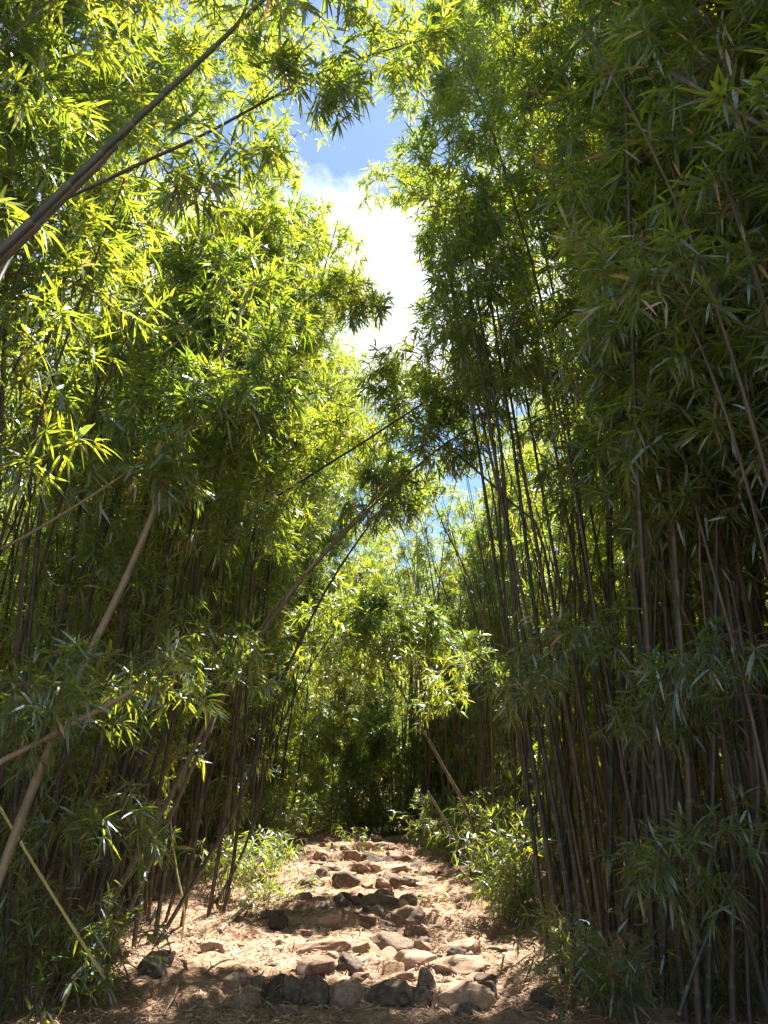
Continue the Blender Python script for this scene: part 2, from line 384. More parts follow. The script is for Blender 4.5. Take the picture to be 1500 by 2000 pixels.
SD = np.array(sdir)
def shades_trail(C, x, y, rz, s, f0, y0=6.3, y1=18.5):
    """share of a stalk's leafy part whose shadow would fall on the open lower trail"""
    c, sn = math.cos(rz), math.sin(rz); D = C[int(len(C)*f0):]*s
    X = x+D[:, 0]*c-D[:, 1]*sn; Y = y+D[:, 0]*sn+D[:, 1]*c; H = D[:, 2]
    gx = X-SD[0]/SD[2]*H; gy = Y-SD[1]/SD[2]*H
    return float(np.mean((gx > xl(gy)+.1) & (gx < xr(gy)-.1) & (gy > y0) & (gy < y1)))
def in_gap(C, x, y, rz, s, f0):
    """share of the leafy part hanging in the open slot over the trail"""
    c, sn = math.cos(rz), math.sin(rz); D = C[int(len(C)*f0):]*s
    X = x+D[:, 0]*c-D[:, 1]*sn; Y = y+D[:, 0]*sn+D[:, 1]*c; H = D[:, 2]
    return float(np.mean((X > -1.45) & (X < .75) & (Y < 15) & (H > 3)))
def place(kind, i, x, y, rz, sc, label, group):
    v = VAR[kind][i % len(VAR[kind])]
    z = gz(x, y)-0.02
    if v['root'] is None:
        v['root'] = build_stalk('bamboo_stalk', v['C'], v['r0'], .005, v['seed'], fol=v['fol'], k=8)
        o = v['root']; o.location = (x, y, z); o.rotation_euler = (0, 0, rz); o.scale = (sc[0], sc[0], sc[1])
    else: o = dup(v['root'], (x, y, z), rz, sc)
    return tag(o, label, 'bamboo', group)

rs = np.random.RandomState(21)
count = 0
def region(y): return ['beside the camera', 'lowest', 'lower', 'middle', 'upper', 'topmost'][int(np.searchsorted([4.8, 8, 11, 14, 18], y))]
def stalk_label(look, x, y, rz, d, sidew):
    rank = 'trailside rank' if d < .6 else ('second rank' if d < 1.8 else 'depths')
    q = int(((rz+math.pi/4) % (2*math.pi))//(math.pi/2)); lean = ['bending right', 'bending away', 'bending left', 'bending forward'][q]
    rg = region(y); where = 'beside the camera' if y < 4.8 else f'by {rg} trail'
    return f'{look} stalk {lean}, {rank} of {sidew} thicket {where}'
def scatter(n, side):
    global count
    k = 0
    while k < n:
        y = rs.uniform(1.5, 23)**1.0; d = abs(rs.exponential(1.5))+rs.uniform(0, .25)
        if d > 5.5: continue
        if side < 0: x = float(xl(y))-.1-d
        else: x = float(xr(y))+.1+d
        # what the picture cannot show is left out
        if abs(x) > 0.5*y*0.93+4.2: continue
        kind = rs.choice(['tall', 'short', 'bare'], p=[.40, .22, .38])
        if d < .35 and kind == 'tall': kind = 'bare'
        if y < 7.5: kind = 'tall'
        if y < 5.5 and side > 0 and d < 1.4: continue
        if side > 0 and kind == 'short' and y < 12: kind = 'bare'
        if kind == 'short' and y > 9 and rs.rand() < .45: kind = 'low'
        if kind == 'low' and d < .5: d += .6; x += side*.6
        if side < 0: rz = rs.normal(0, .6) if d > .7 or y < 6 else rs.normal(0, 1.6)
        else: rz = math.pi+rs.normal(0, .55) if y < 5.5 or d > 2.6 else rs.normal(0, 1.1)
        if d > 1.8: rz += rs.normal(0, .8)
        s = rs.uniform(.85, 1.12)
        if kind == 'tall' and y < 12: s *= 1.12
        vi = rs.randint(99); v = VAR[kind][vi % len(VAR[kind])]
        if shades_trail(v['C'], x, y, rz, s, v['fol']['f0']) > .16 or in_gap(v['C'], x, y, rz, s, v['fol']['f0']) > .04: continue
        if side < 0 and y < 4.5 and rs.rand() < .2: continue
        if side > 0 and y > 13 and rs.rand() < .3: continue
        sidew = 'left' if side < 0 else 'right'
        tall = {'tall': 'tall leafy', 'short': 'short leafy', 'low': 'low bushy', 'bare': 'slender bare'}[kind]
        place(kind, vi, x, y, rz, (s*rs.uniform(.9, 1.1), s), stalk_label(tall, x, y, rz, d, sidew), f'{tall} bamboo stalks of the {sidew} thicket')
        k += 1; count += 1
scatter(112, -1); scatter(112, 1)
for k, (x, y) in enumerate([(3.3, 3.2), (3.7, 4.3), (3.2, 5.2), (4.2, 3.6), (3.9, 5.6), (3.0, 2.3), (4.4, 4.9), (3.4, 6.3), (2.9, 7.2), (4.6, 6.4), (3.5, 1.6), (4.0, 2.6), (3.1, 8.4), (5.0, 5.6)]):
    place('tall', k*5+1, x+.85, y, math.pi+.5*math.sin(k*2.3), (.9, 1.05+.05*(k % 3)), f'tall stalk with dark foliage high overhead on the right, {["first", "second", "third", "fourth", "fifth", "sixth", "seventh", "eighth", "ninth", "tenth", "eleventh", "twelfth", "thirteenth", "fourteenth"][sorted([3.2,4.3,5.2,3.6,5.6,2.3,4.9,6.3,7.2,6.4,1.6,2.6,8.4,5.65]).index(y if k < 13 else 5.65)]} nearest', 'tall dark leafy stalks overhanging from the right')
for k in range(52):                                  # the thicket that closes the trail
    y = rs.uniform(19.9, 24.5); x = rs.uniform(-5.5, 3.5)
    kind = rs.choice(['tall', 'short', 'low', 'bare'], p=[.2, .25, .47, .08])
    s = rs.uniform(.7, .95) if kind != 'tall' else rs.uniform(1.0, 1.3)
    vi = rs.randint(99); v = VAR[kind][vi % len(VAR[kind])]; rz = rs.uniform(0, 6.28)
    if kind != 'low' and shades_trail(v['C'], x, y, rz, s, v['fol']['f0'], 13, 20.5) > .25: kind = 'low'; s = rs.uniform(.8, 1.1)
    place(kind, vi, x, y, rz, (s, s), f'''{dict(tall='tall', short='short', low='low bushy', bare='bare-stemmed')[kind]} bright bamboo {'just beyond' if y < 21.5 else ('well beyond' if y < 23.7 else 'far beyond')} the top step, {'left of' if x < -3 else ('behind' if x < 0 else 'right of')} the trail end''',
          'bamboo stalks closing the far end of the trail')

# uncountable bamboo behind the individual stalks
def thicket(n, rng):
    Vs, qd, tone, mi = [], [], [], []; off = 0
    lows = []; curves = []
    for i in range(8):
        Ln = [14, 11.5, 11, 9, 7, 5, 3.5, 2.6][i]
        C = arc(Ln, 5, 36, 2.6, .4, rng)
        V, q, t, ring = culm_arrays(C, .024, .006, rng, 5, simple=True)
        Vl = foliage_arrays(C, rng, f0=.2 if Ln > 8 else .1, step=.3, blen=(.5, 1.2), fans=(4, 6), leaves=(5, 8), leaflen=(.19, .32), nb=(2, 3))[0]
        curves.append(C); lows.append(((V, q), far_leaf_arrays(Vl[0], Vl[3])))
    k = 0
    while k < n:
        y = rng.uniform(1, 44); x = rng.uniform(-19, 19)
        if y < 26 and (xl(y)-1.3 < x < xr(y)+1.3): continue
        if abs(x) > .5*y+7: continue
        if y > 25 and rng.rand() < .4: continue
        vi = rng.randint(8); (V, q), (Vl, lq, lt) = lows[vi]
        a = rng.uniform(0, 6.28); s = rng.uniform(.75, 1.05)
        if shades_trail(curves[vi], x, y, a, s, .2) > .16: continue
        c, sn = math.cos(a)*s, math.sin(a)*s
        M = np.array([[c, -sn, 0], [sn, c, 0], [0, 0, s]]).T; T = np.array([x, y, gz(x, y)])
        Vs += [V@M+T, Vl@M+T]; qd += [q+off, lq+off+len(V)]
        mi += [np.zeros(len(q)), np.ones(len(lq))]
        tone += [np.zeros(len(V)), lt]; off += len(V)+len(Vl); k += 1
    for k in range(110):                             # low growth on the slope behind
        vi = 5+rng.randint(3); (V, q), (Vl, lq, lt) = lows[vi]
        x, y = rng.uniform(-10, 9), rng.uniform(23.5, 33); a = rng.uniform(0, 6.28); s = rng.uniform(.8, 1.2); c, sn = math.cos(a)*s, math.sin(a)*s
        M = np.array([[c, -sn, 0], [sn, c, 0], [0, 0, s]]).T; T = np.array([x, y, gz(x, y)])
        Vs += [V@M+T, Vl@M+T]; qd += [q+off, lq+off+len(V)]; mi += [np.zeros(len(q)), np.ones(len(lq))]
        tone += [np.zeros(len(V)), np.minimum(lt+.12, .84)]; off += len(V)+len(Vl)  # leaf tone raised: the far end's brighter light is put into the colour
    for k in range(70):                              # extra stalks added deep on the right to darken that canopy
        vi = rng.randint(4); (V, q), (Vl, lq, lt) = lows[vi]
        x, y = rng.uniform(4.2, 9.5), rng.uniform(1.5, 11); a = rng.uniform(0, 6.28); s = rng.uniform(.85, 1.1); c, sn = math.cos(a)*s, math.sin(a)*s
        M = np.array([[c, -sn, 0], [sn, c, 0], [0, 0, s]]).T; T = np.array([x, y, gz(x, y)])
        Vs += [V@M+T, Vl@M+T]; qd += [q+off, lq+off+len(V)]; mi += [np.zeros(len(q)), np.ones(len(lq))]
        tone += [np.zeros(len(V)), lt]; off += len(V)+len(Vl)
    poles = [culm_arrays(arc(Ln, 3, 14, 2, .3, rng), .02, .008, rng, 5, simple=True)[:2] for Ln in (5, 6.5, 8, 7, 9, 4.5)]
    for k in range(900):
        y = rng.uniform(3.5, 25); side = -1 if k % 2 else 1; d = rng.uniform(.35, 4.5)
        x = float(xl(y))-.1-d if side < 0 else float(xr(y))+.1+d
        V, q = poles[rng.randint(6)]; a = rng.uniform(0, 6.28); s = rng.uniform(.8, 1.1); c, sn = math.cos(a)*s, math.sin(a)*s
        V = V@np.array([[c, -sn, 0], [sn, c, 0], [0, 0, s]]).T+np.array([x, y, gz(x, y)])
        Vs.append(V); qd.append(q+off); mi.append(np.zeros(len(q))); tone.append(np.zeros(len(V))); off += len(V)
    print('thicket quads', sum(map(len, qd)))
    me = mesh_from('bamboo_thicket', np.vstack(Vs), [np.concatenate(qd)], [CULM, LEAF],
                   mat_idx=np.concatenate(mi), attrs={'tone': np.concatenate(tone)}, smooth=False)
    return tag(link('bamboo_thicket', me), 'dense bamboo mass filling the background behind the nearer stalks', 'bamboo thicket', kind='stuff')
thicket(800, np.random.RandomState(5))

ordn = ['first', 'second', 'third', 'fourth', 'fifth', 'sixth', 'seventh', 'eighth', 'ninth', 'tenth', 'eleventh', 'twelfth']
# ------------------------------------------------------------------ the stalks one can tell apart
def hero(label, pts, r0, r1, seed, mat=CULM, fol=None, name='bamboo_stalk', n=60, group=None):
    C = spline(pts, n)
    o = build_stalk(name, C, r0, r1, seed, mat, fol, loc=tuple(C[0]))
    return tag(o, label, 'bamboo', group)
def gp(x, y): return np.array([x, y, gz(x, y)-.1])
full = lambda f0, **k: dict(dict(f0=f0, step=.26), **k)
hero('thick dark bamboo stalk slanting across the upper left corner', [gp(-3.4, 1.7), P(-300, 765, 2.7), P(0, 492, 3.0), P(150, 345, 3.25), P(255, 245, 3.45), P(400, 110, 3.8), P(520, -5, 4.1), P(700, -170, 4.6)], .031, .012, 1, fol=full(.74, blen=(.4, .8)))
hero('pale broken bamboo stalk resting along the thick dark one at upper left', [gp(-3.5, 1.95), P(-280, 755, 2.8), P(20, 495, 3.1), P(100, 408, 3.25), P(180, 335, 3.4), P(262, 238, 3.6)], .027, .02, 2, mat=DRY)
hero('thin arching bamboo stalk running from upper left out across the blue sky gap', [gp(-3.7, 2.2), P(-200, 800, 3.0), P(60, 440, 3.5), P(220, 345, 3.9), P(400, 262, 4.3), P(560, 175, 4.8), P(680, 122, 5.2), P(850, 70, 5.8)], .02, .007, 3, fol=full(.6, blen=(.3, .6), step=.34, fill=.7))
hero('large brown bamboo stalk leaning right in front of the left thicket', [gp(-2.65, 5.2), P(18, 1660, 5.3), P(62, 1545, 5.4), P(120, 1400, 5.55), P(180, 1262, 5.7), P(232, 1160, 5.85), P(300, 1000, 6.1), P(380, 800, 6.5), P(455, 650, 7.0), P(520, 480, 7.6)], .032, .016, 4, mat=DRY, fol=full(.6))
hero('snapped bamboo stalk tilted low across the left thicket with a cut end', [gp(-4.2, 4.4), P(-80, 1545, 4.6), P(30, 1482, 4.7), P(130, 1418, 4.8), P(200, 1383, 4.85), P(260, 1350, 4.9)], .021, .017, 5, mat=DRY)
hero('thin pale yellow cane slanting down at the lower left edge', [P(-70, 1455, 5.6), P(0, 1578, 5.75), P(70, 1695, 5.9), P(135, 1800, 6.05), P(205, 1912, 6.2)], .009, .012, 6, mat=YELLOW, name='bamboo_cane')
hero('upper of the two brown stalks arching from the left over the trail centre', [gp(-2.88, 8.00), P(330, 1560, 8.10), P(400, 1420, 8.20), P(500, 1255, 8.40), P(600, 1120, 8.70), P(690, 1025, 9.10), P(780, 940, 9.50), P(880, 860, 9.90), P(960, 820, 10.30)], .03, .012, 7, mat=DRY, fol=full(.84, step=.3, blen=(.3, .7)))
hero('sunlit pale stalk arching just above its brown neighbour over the trail', [gp(-2.70, 8.40), P(420, 1400, 8.50), P(500, 1240, 8.70), P(570, 1150, 8.90), P(660, 1050, 9.20), P(740, 965, 9.60), P(790, 910, 9.90)], .024, .010, 8, mat=DRY, fol=full(.84, step=.3, blen=(.3, .7)))
hero('dark stalk arching lowest from the left thicket over the trail', [gp(-2.43, 9.00), P(470, 1560, 9.00), P(520, 1400, 9.10), P(580, 1265, 9.30), P(650, 1130, 9.60), P(740, 1000, 10.10), P(800, 930, 10.50)], .024, .010, 9, fol=full(.84, step=.3, blen=(.3, .7)))
hero('slim dark stalk curving right from the far left thicket edge', [gp(-2.3, 11.5), P(480, 1650, 11.5), P(520, 1500, 11.6), P(575, 1360, 11.8), P(640, 1250, 12), P(700, 1190, 12.4)], .02, .008, 10, fol=full(.7, step=.35))
hero('tan bamboo stalk leaning left across the trail from the right thicket', [gp(1.5, 12.2), P(915, 1592, 12.2), P(870, 1505, 12.2), P(820, 1415, 12.2), P(770, 1325, 12.3), P(738, 1265, 12.4), P(700, 1215, 12.6)], .028, .012, 12, mat=DRY, fol=full(.74, blen=(.4, 1.0), step=.12))
hero('short tan cane tilted left low beside the right thicket', [gp(1.45, 13.5), P(890, 1640, 13.5), P(862, 1590, 13.5), P(835, 1545, 13.5)], .02, .016, 13, mat=DRY, name='bamboo_cane')
hero('dark thin stalk rising leftwards high above the trail centre', [gp(2.3, 9.8), P(1120, 1500, 9.8), P(1060, 1060, 9.8), P(990, 975, 9.8), P(930, 918, 9.9), P(860, 860, 10), P(790, 800, 10.2), P(720, 745, 10.4)], .026, .010, 14, fol=full(.74, step=.22, blen=(.4, .9)))
hero('dark straight stalk leaning far right across the sky gap', [gp(-3.4, 8.8), P(300, 1420, 8.8), P(400, 1120, 8.9), P(500, 1000, 9.1), P(600, 932, 9.3), P(700, 870, 9.6), P(800, 805, 9.9), P(900, 745, 10.2), P(1040, 690, 10.6)], .026, .009, 15, fol=full(.72, step=.22, blen=(.4, .9)))
hero('slim brown stalk hanging diagonally in the bright far canopy', [gp(1.7, 13.2), P(960, 1400, 13.2), P(945, 1215, 13.2), P(905, 1105, 13.2), P(870, 1035, 13.2), P(838, 960, 13.3), P(800, 890, 13.5)], .024, .012, 16, mat=DRY, fol=full(.7, step=.4, fill=.7))
hero('thick brown bamboo stalk slanting in at the upper right edge', [gp(3.2, 2.2), P(1800, 560, 3.6), P(1600, 330, 3.8), P(1500, 255, 3.9), P(1400, 198, 4.0), P(1312, 140, 4.1)], .026, .02, 17, mat=CULM)
hero('brown bamboo stalk crossing low in the upper right foliage', [gp(4.6, 3.4), P(2000, 860, 3.9), P(1640, 705, 4.3), P(1500, 652, 4.5), P(1375, 608, 4.7), P(1280, 560, 4.9), P(1180, 500, 5.2)], .018, .010, 18, fol=full(.8, blen=(.3, .7)))
hero('tall pale stalk standing beside the right rim of the sky gap', [gp(2.3, 9.4), P(1040, 1250, 9.4), P(960, 900, 9.3), P(910, 690, 9.2), P(885, 580, 9.1), P(868, 460, 9.0), P(875, 270, 8.9), P(800, 150, 8.9), P(760, 60, 9)], .024, .012, 19, mat=DRY, fol=full(.66, blen=(.35, .8)))
hero('brown bamboo stalk with a bend near the right edge', [gp(3.35, 6.0), P(1500, 1680, 6.1), P(1480, 1500, 6.2), P(1445, 1230, 6.3), P(1395, 1010, 6.5), P(1350, 900, 6.7), P(1250, 740, 7.1)], .024, .014, 20, fol=full(.6))
hero('straight brown bamboo stalk just inside the bent one at right', [gp(3.0, 6.3), P(1452, 1550, 6.4), P(1412, 1300, 6.5), P(1370, 1100, 6.7), P(1320, 900, 6.9), P(1270, 720, 7.2)], .02, .012, 21, fol=full(.6))
hero('dead stick leaning right across the lower right thicket', [P(1325, 1985, 5.6), P(1360, 1880, 5.7), P(1420, 1745, 5.8), P(1500, 1600, 6.0)], .014, .009, 22, mat=CULM, name='dead_stick')
hero('thin curved green stalk standing alone at the left trail edge', [gp(-2.15, 9.2), P(360, 1780, 9.2), P(345, 1700, 9.2), P(333, 1600, 9.2), P(326, 1480, 9.3), P(322, 1360, 9.4)], .011, .006, 23, mat=YELLOW, fol=full(.72, blen=(.2, .5)))
hero('brown branch poking right from the upper left thicket', [gp(-6.2, 4.4), P(-300, 1220, 5.2), P(0, 1075, 5.6), P(200, 955, 5.9), P(360, 845, 6.2), P(560, 720, 6.5)], .02, .008, 24, mat=DRY, fol=full(.75, blen=(.3, .6)))
hero('slender stalk whose bright leafy crown nods over the upper trail', [gp(-2.4, 12.6), P(500, 1600, 12.6), P(520, 1450, 12.6), P(570, 1320, 12.6), P(640, 1220, 12.6), P(720, 1170, 12.6), P(800, 1190, 12.6), P(850, 1240, 12.6)], .018, .006, 31, fol=full(.72, step=.10, blen=(.3, .8)))
hero('slender stalk with a bright starry leaf tuft below the sky gap', [gp(2.2, 10.6), P(1020, 1500, 10.6), P(990, 1200, 10.5), P(960, 950, 10.4), P(910, 790, 10.2), P(850, 715, 10.1), P(770, 700, 10)], .022, .008, 32, fol=full(.78, step=.12, blen=(.4, .9)))
hero('leafy stalk with a bright tuft hanging at the left rim of the gap', [gp(-3.0, 8.6), P(330, 1400, 8.7), P(400, 1000, 8.9), P(480, 750, 9.2), P(560, 620, 9.5), P(650, 560, 9.8), P(710, 590, 10)], .024, .008, 33, fol=full(.72, step=.14, blen=(.4, .9)))
hero('leafy stalk nodding into the gap above the cloud from the right', [gp(2.6, 12.4), P(1000, 1300, 12.4), P(960, 800, 12.2), P(900, 500, 12), P(840, 380, 11.9), P(770, 340, 11.8), P(720, 360, 11.8)], .022, .008, 34, fol=full(.78, step=.24, blen=(.4, .9)))
hero('leafy stalk arching from the left with drooping sprays over the middle trail', [gp(-2.6, 10.2), P(440, 1400, 10.2), P(480, 1100, 10.3), P(540, 920, 10.4), P(620, 830, 10.6), P(700, 850, 10.8), P(740, 900, 10.9)], .022, .008, 35, fol=full(.6, step=.16, blen=(.4, .9)))
def young(label, bx, by, pts, seed, rad=.009, bl=(.2, .5)):
    hero(label, [gp(bx, by)]+[P(*p) for p in pts], rad, .004, seed, fol=full(.7, step=.16, blen=bl, leaflen=(.11, .2), fans=(3, 5)), group='young leafy stalks hanging in front of the thickets')
young('young leafy stalk with a spray hanging before the left thicket above the trail', -2.9, 8.0, [(240, 1600, 8), (300, 1350, 7.9), (370, 1230, 7.8), (440, 1230, 7.8), (490, 1290, 7.8)], 71, bl=(.25, .6))

young('young stalk with a star-shaped spray low in the left thicket', -2.8, 6.6, [(140, 1700, 6.5), (170, 1600, 6.4), (220, 1570, 6.3), (265, 1600, 6.3)], 73)
young('young stalk with sunlit leaves over the snapped stalk at left', -3.1, 5.6, [(120, 1500, 5.4), (210, 1330, 5.3), (300, 1270, 5.2), (360, 1320, 5.2)], 74)
young('young leafy stalk at the far left edge with bright leaf tips', -3.3, 5.2, [(-60, 1500, 5), (-20, 1370, 4.9), (40, 1330, 4.8), (110, 1380, 4.8)], 75)


young('young leafy stalk spreading a feathery spray high on the right row', 2.4, 7.0, [(1260, 1500, 6.9), (1230, 1300, 6.8), (1150, 1210, 6.7), (1060, 1250, 6.7), (1020, 1320, 6.7)], 78, bl=(.25, .6))
young('young leafy stalk spreading a wide spray low in the right thicket', 3.0, 6.2, [(1450, 1740, 6), (1430, 1640, 5.9), (1370, 1610, 5.8), (1290, 1660, 5.8)], 79)
young('young leafy stalk with a dark spray in the middle of the right thicket', 2.9, 6.8, [(1400, 1600, 6.6), (1380, 1420, 6.5), (1320, 1340, 6.4), (1240, 1380, 6.4)], 80)
young('young bright leafy stalk leaning out where the right row meets the trail', 1.45, 11.4, [(980, 1600, 11.2), (975, 1400, 11.1), (930, 1290, 11), (880, 1300, 11), (850, 1370, 11)], 81, bl=(.25, .6))
young('young leafy stalk at the right edge with dark hanging leaves', 3.4, 5.8, [(1540, 1500, 5.6), (1520, 1300, 5.5), (1450, 1230, 5.4), (1370, 1290, 5.4)], 82, bl=(.3, .7))
hero('leafy stalk whose dark tufts line the right rim of the top of the gap', [gp(3.0, 8.6), P(1180, 1300, 8.6), P(1120, 900, 8.5), P(1060, 600, 8.4), P(1000, 380, 8.3), P(940, 200, 8.3), P(880, 60, 8.5), P(850, -30, 8.7)], .026, .009, 36, fol=full(.62, step=.15, blen=(.4, .9)))
hero('second leafy stalk behind it at the top right rim of the gap', [gp(3.4, 9.6), P(1200, 1250, 9.6), P(1130, 850, 9.5), P(1070, 520, 9.4), P(1010, 300, 9.3), P(960, 130, 9.4), P(920, 0, 9.6)], .024, .009, 37, fol=full(.62, step=.16, blen=(.4, .9)))
hero('leafy stalk filling the top of the right thicket beside the gap', [gp(3.6, 7.4), P(1420, 1100, 7.3), P(1330, 700, 7.1), P(1230, 380, 7.0), P(1130, 160, 6.9), P(1050, 20, 6.9), P(990, -80, 7)], .026, .009, 38, fol=full(.55, step=.14, blen=(.4, .9)))
# a leaning bundle at the left edge of the thicket and a straight row at the right edge
for i, (x0, x1, x2) in enumerate([(1128, 1040, 960), (1100, 1020, 975), (1150, 1065, 1000), (1185, 1100, 1010), (1075, 1005, 930), (1210, 1130, 1040), (1240, 1165, 1080)]):
    y = 7.6+.35*i
    hero(f'dark upright stalk, {ordn[i]} nearest in the row edging the trail on the right', [gp(P(x0, 1900, y)[0], y), P(x0-25, 1700, y), P(x1, 1350, y+.1), P((x1+x2)/2, 1100, y+.2), P(x2, 850, y+.4), P(x2-40, 600, y+.6), P(x2-70, 380, y+.9)], .027, .012, 40+i, fol=full(.64, step=.32, blen=(.4, .9)), group='dark stalks edging the trail on the right')
for i, (x0, x1, x2, y) in enumerate([(215, 330, 470, 8.4), (260, 360, 500, 8.9), (300, 400, 540, 9.3), (350, 415, 500, 9.9), (180, 290, 430, 8.1), (400, 470, 545, 10.6), (430, 470, 600, 11.2), (120, 230, 380, 7.6), (60, 160, 330, 7.2)]):
    hero(f'dark slanting stalk, {ordn[[6, 7, 8, 9, 5, 10, 11, 4, 3][i]-3]} from the left in the front rank of the left thicket', [gp(P(x0, 1850, y)[0], y), P(x0+30, 1650, y), P((x0+x1)/2+30, 1400, y), P(x1+20, 1150, y+.2), P((x1+x2)/2, 900, y+.4), P(x2, 650, y+.7), P(x2+60, 430, y+1.1)], .026, .012, 60+i, fol=full(.5, step=.3, blen=(.5, 1.0)), group='dark stalks in the front rank of the left thicket')

# ------------------------------------------------------------------ shrubs, seedlings
def shrub(label, x, y, h, rad, stems, seed, lean=(0, 0), name='bamboo_shrub', leaflen=(.10, .19), group=None, cat='shrub'):
    rng = np.random.RandomState(seed); z = gz(x, y)
    e = bpy.data.objects.new(name, None); COL.objects.link(e); e.location = (x, y, z)
    PLs = []; LV = []; tw = []; off = 0; T3, T4, TO, VV = [], [], [], []; tv, tq = [], []; toff = 0
    for s in range(stems):
        a = rng.uniform(0, 6.28); d = np.array([math.cos(a), math.sin(a), 0])*rad*rng.uniform(.2, 1)
        hh = h*rng.uniform(.55, 1)
        t = np.linspace(0, 1, 12)[:, None]
        C = np.array([0, 0, -.05])+d*.25*(1-t)+d*1.5*t**1.6+np.array([lean[0], lean[1], 0])*t**2+np.array([0, 0, 1])*hh*(t-.12*t*t)
        fa = foliage_arrays(C, rng, f0=.22, step=.17, blen=(.12, .36), fans=(1, 3), leaves=(5, 8), leaflen=leaflen, nb=(1, 2))
        PLs.append(C)
        if fa:
            (V, t3, t4, to), (Vb, bq) = fa
            VV.append(V); T3.append(t3+off); T4.append(t4+off); TO.append(to); off += len(V)
            tv.append(Vb); tq.append(bq+toff); toff += len(Vb)
    V, q = twig_arrays(np.stack(PLs), np.full(stems, .006), np.full(stems, .002), 5)
    tv.append(V); tq.append(q+toff)
    link('stems', mesh_from('stems', np.vstack(tv), [np.concatenate(tq)], [TWIG]), e)
    if VV: link('foliage', leaf_mesh('foliage', (np.vstack(VV), np.concatenate(T3), np.concatenate(T4), np.concatenate(TO))), e)
    return tag(e, label, cat, group)
def px_ground(px, py):
    """where the pixel's ray meets the terrain"""
    for y in np.arange(4, 40, .05):
        p = P(px, py, y)
        if p[2] <= gz(p[0], y): return p[0], y
    return P(px, py, 20)[0], 20
for lab, px, py, h, rad, st, lean in [
    ('bright feathery shrub at the left rim of the upper trail', 505, 1728, 1.0, .4, 12, (.1, 0)),
    ('low green spray lying beside the trail at left middle', 520, 1765, .3, .5, 10, (.25, 0)),
    ('dense green shrub filling the right rim of the trail', 1000, 1800, 1.5, .45, 18, (-.1, 0)),
    ('bushy green shrub behind the dense one at the right rim', 960, 1705, 1.4, .4, 16, (-.1, 0)),
    ('feathery bamboo shrub at the foot of the lower right thicket', 1195, 1985, .9, .5, 13, (-.1, 0)),
    ('leafy spray in the lower right corner', 1440, 1990, .8, .5, 9, (0, 0)),
    ('large leafy shrub in the lower left corner', 60, 1990, 1.2, .6, 15, (.1, 0)),
    ('small leafy shrub beside the large one at lower left', 170, 1930, .6, .35, 8, (.1, 0)),
    ('sunlit shrub right of the top of the trail', 850, 1652, 1.2, .5, 14, (0, 0)),
    ('dark shrub at the top right end of the trail', 895, 1675, 1.3, .45, 14, (0, 0)),
    ('leafy shrub at the top left end of the trail', 520, 1650, 1.4, .4, 14, (0, 0)),
    ('slim leafy shrub under the left front stalks', 440, 1760, 1.0, .35, 10, (.1, 0)),
    ]:
    x, y = px_ground(px, min(py, 1995)); shrub(lab, x, y, h, rad, st, int(px+py), lean)
for k in range(15):                                   # undergrowth where the trail ends
    x = -5.2+k*.56+(k % 3)*.1; y = 19.9+(k*7 % 5)*.42
    shrub(f'low leafy bush closing the trail end, {ordn[k] if k < 12 else ["third last", "second last", "last"][k-12]} from the left', x, y, 0.8+.3*(k*5 % 4), .45, 7, 500+k, group='leafy bushes where the trail ends')
for lab, px, py, h, st in [
    ('bright green seedling in front of the lowest stone step', 520, 1975, .22, 3),
    ('bright green seedling right of the curved middle step', 838, 1760, .2, 3),
    ('leafy sapling standing at the top of the trail', 695, 1655, .42, 5),
    ('small seedling left of the sapling at the trail top', 672, 1662, .26, 3),
    ('small seedling right of the sapling at the trail top', 722, 1668, .22, 3),
    ('thin yellow green seedling left of the lower trail', 175, 1880, .4, 3),
    ('tiny seedling beside the fallen stick at left', 400, 1835, .2, 2)]:
    x, y = px_ground(px, py); shrub(lab, x, y, h, .1, st, int(px*3+py), name='seedling', leaflen=(.07, .13), cat='seedling')

# ------------------------------------------------------------------ stones
import bmesh
def rock_mesh(seed, sx, sy, sz, mat, cuts=7):
    rng = random.Random(seed); bm = bmesh.new(); bmesh.ops.create_icosphere(bm, subdivisions=4, radius=1)
    pl = [(Vector((rng.gauss(0, 1), rng.gauss(0, 1), rng.gauss(0, .8))).normalized(), rng.uniform(.5, .8)) for _ in range(cuts*2)]
    off = Vector((seed*3.1, seed*1.7, 0))
    for v in bm.verts:
        p = v.co.copy()
        for n, d in pl:
            e = p.dot(n)-d
            if e > 0: p -= n*e
        p *= 1+.12*mnoise.noise(p*1.6+off)+.09*mnoise.noise(p*3.4+off)+.05*mnoise.noise(p*8+off)+.02*mnoise.noise(p*19+off)
        v.co = Vector((p.x*sx, p.y*sy, p.z*sz))
    me = bpy.data.meshes.new('stone'); bm.to_mesh(me); bm.free(); me.materials.append(mat)
    me.polygons.foreach_set('use_smooth', np.full(len(me.polygons), True))
    return me
RV = [rock_mesh(i+1, 1, .8+.05*(i % 4), .62+.08*(i % 3), ROCK) for i in range(7)]
DV = [rock_mesh(i+31, 1, .85, .75+.1*(i % 3), DROCK, 9) for i in range(6)]
def stone(label, x, y, s, var, rz, sink=.3, tilt=0, flat=1.0, group=None, wide=1.0):
    o = link('stone', var); o.location = (x, y, gz(x, y)+s*.55*flat*(1-2*sink)-.01); o.rotation_euler = (tilt, tilt*.6, rz); o.scale = (s*wide, s, s*flat)
    return tag(o, label, 'stone', group)
rr = random.Random(9)
HW = [.95, .68, .72, .65, .5, .6, .6, .5, .6, .65]
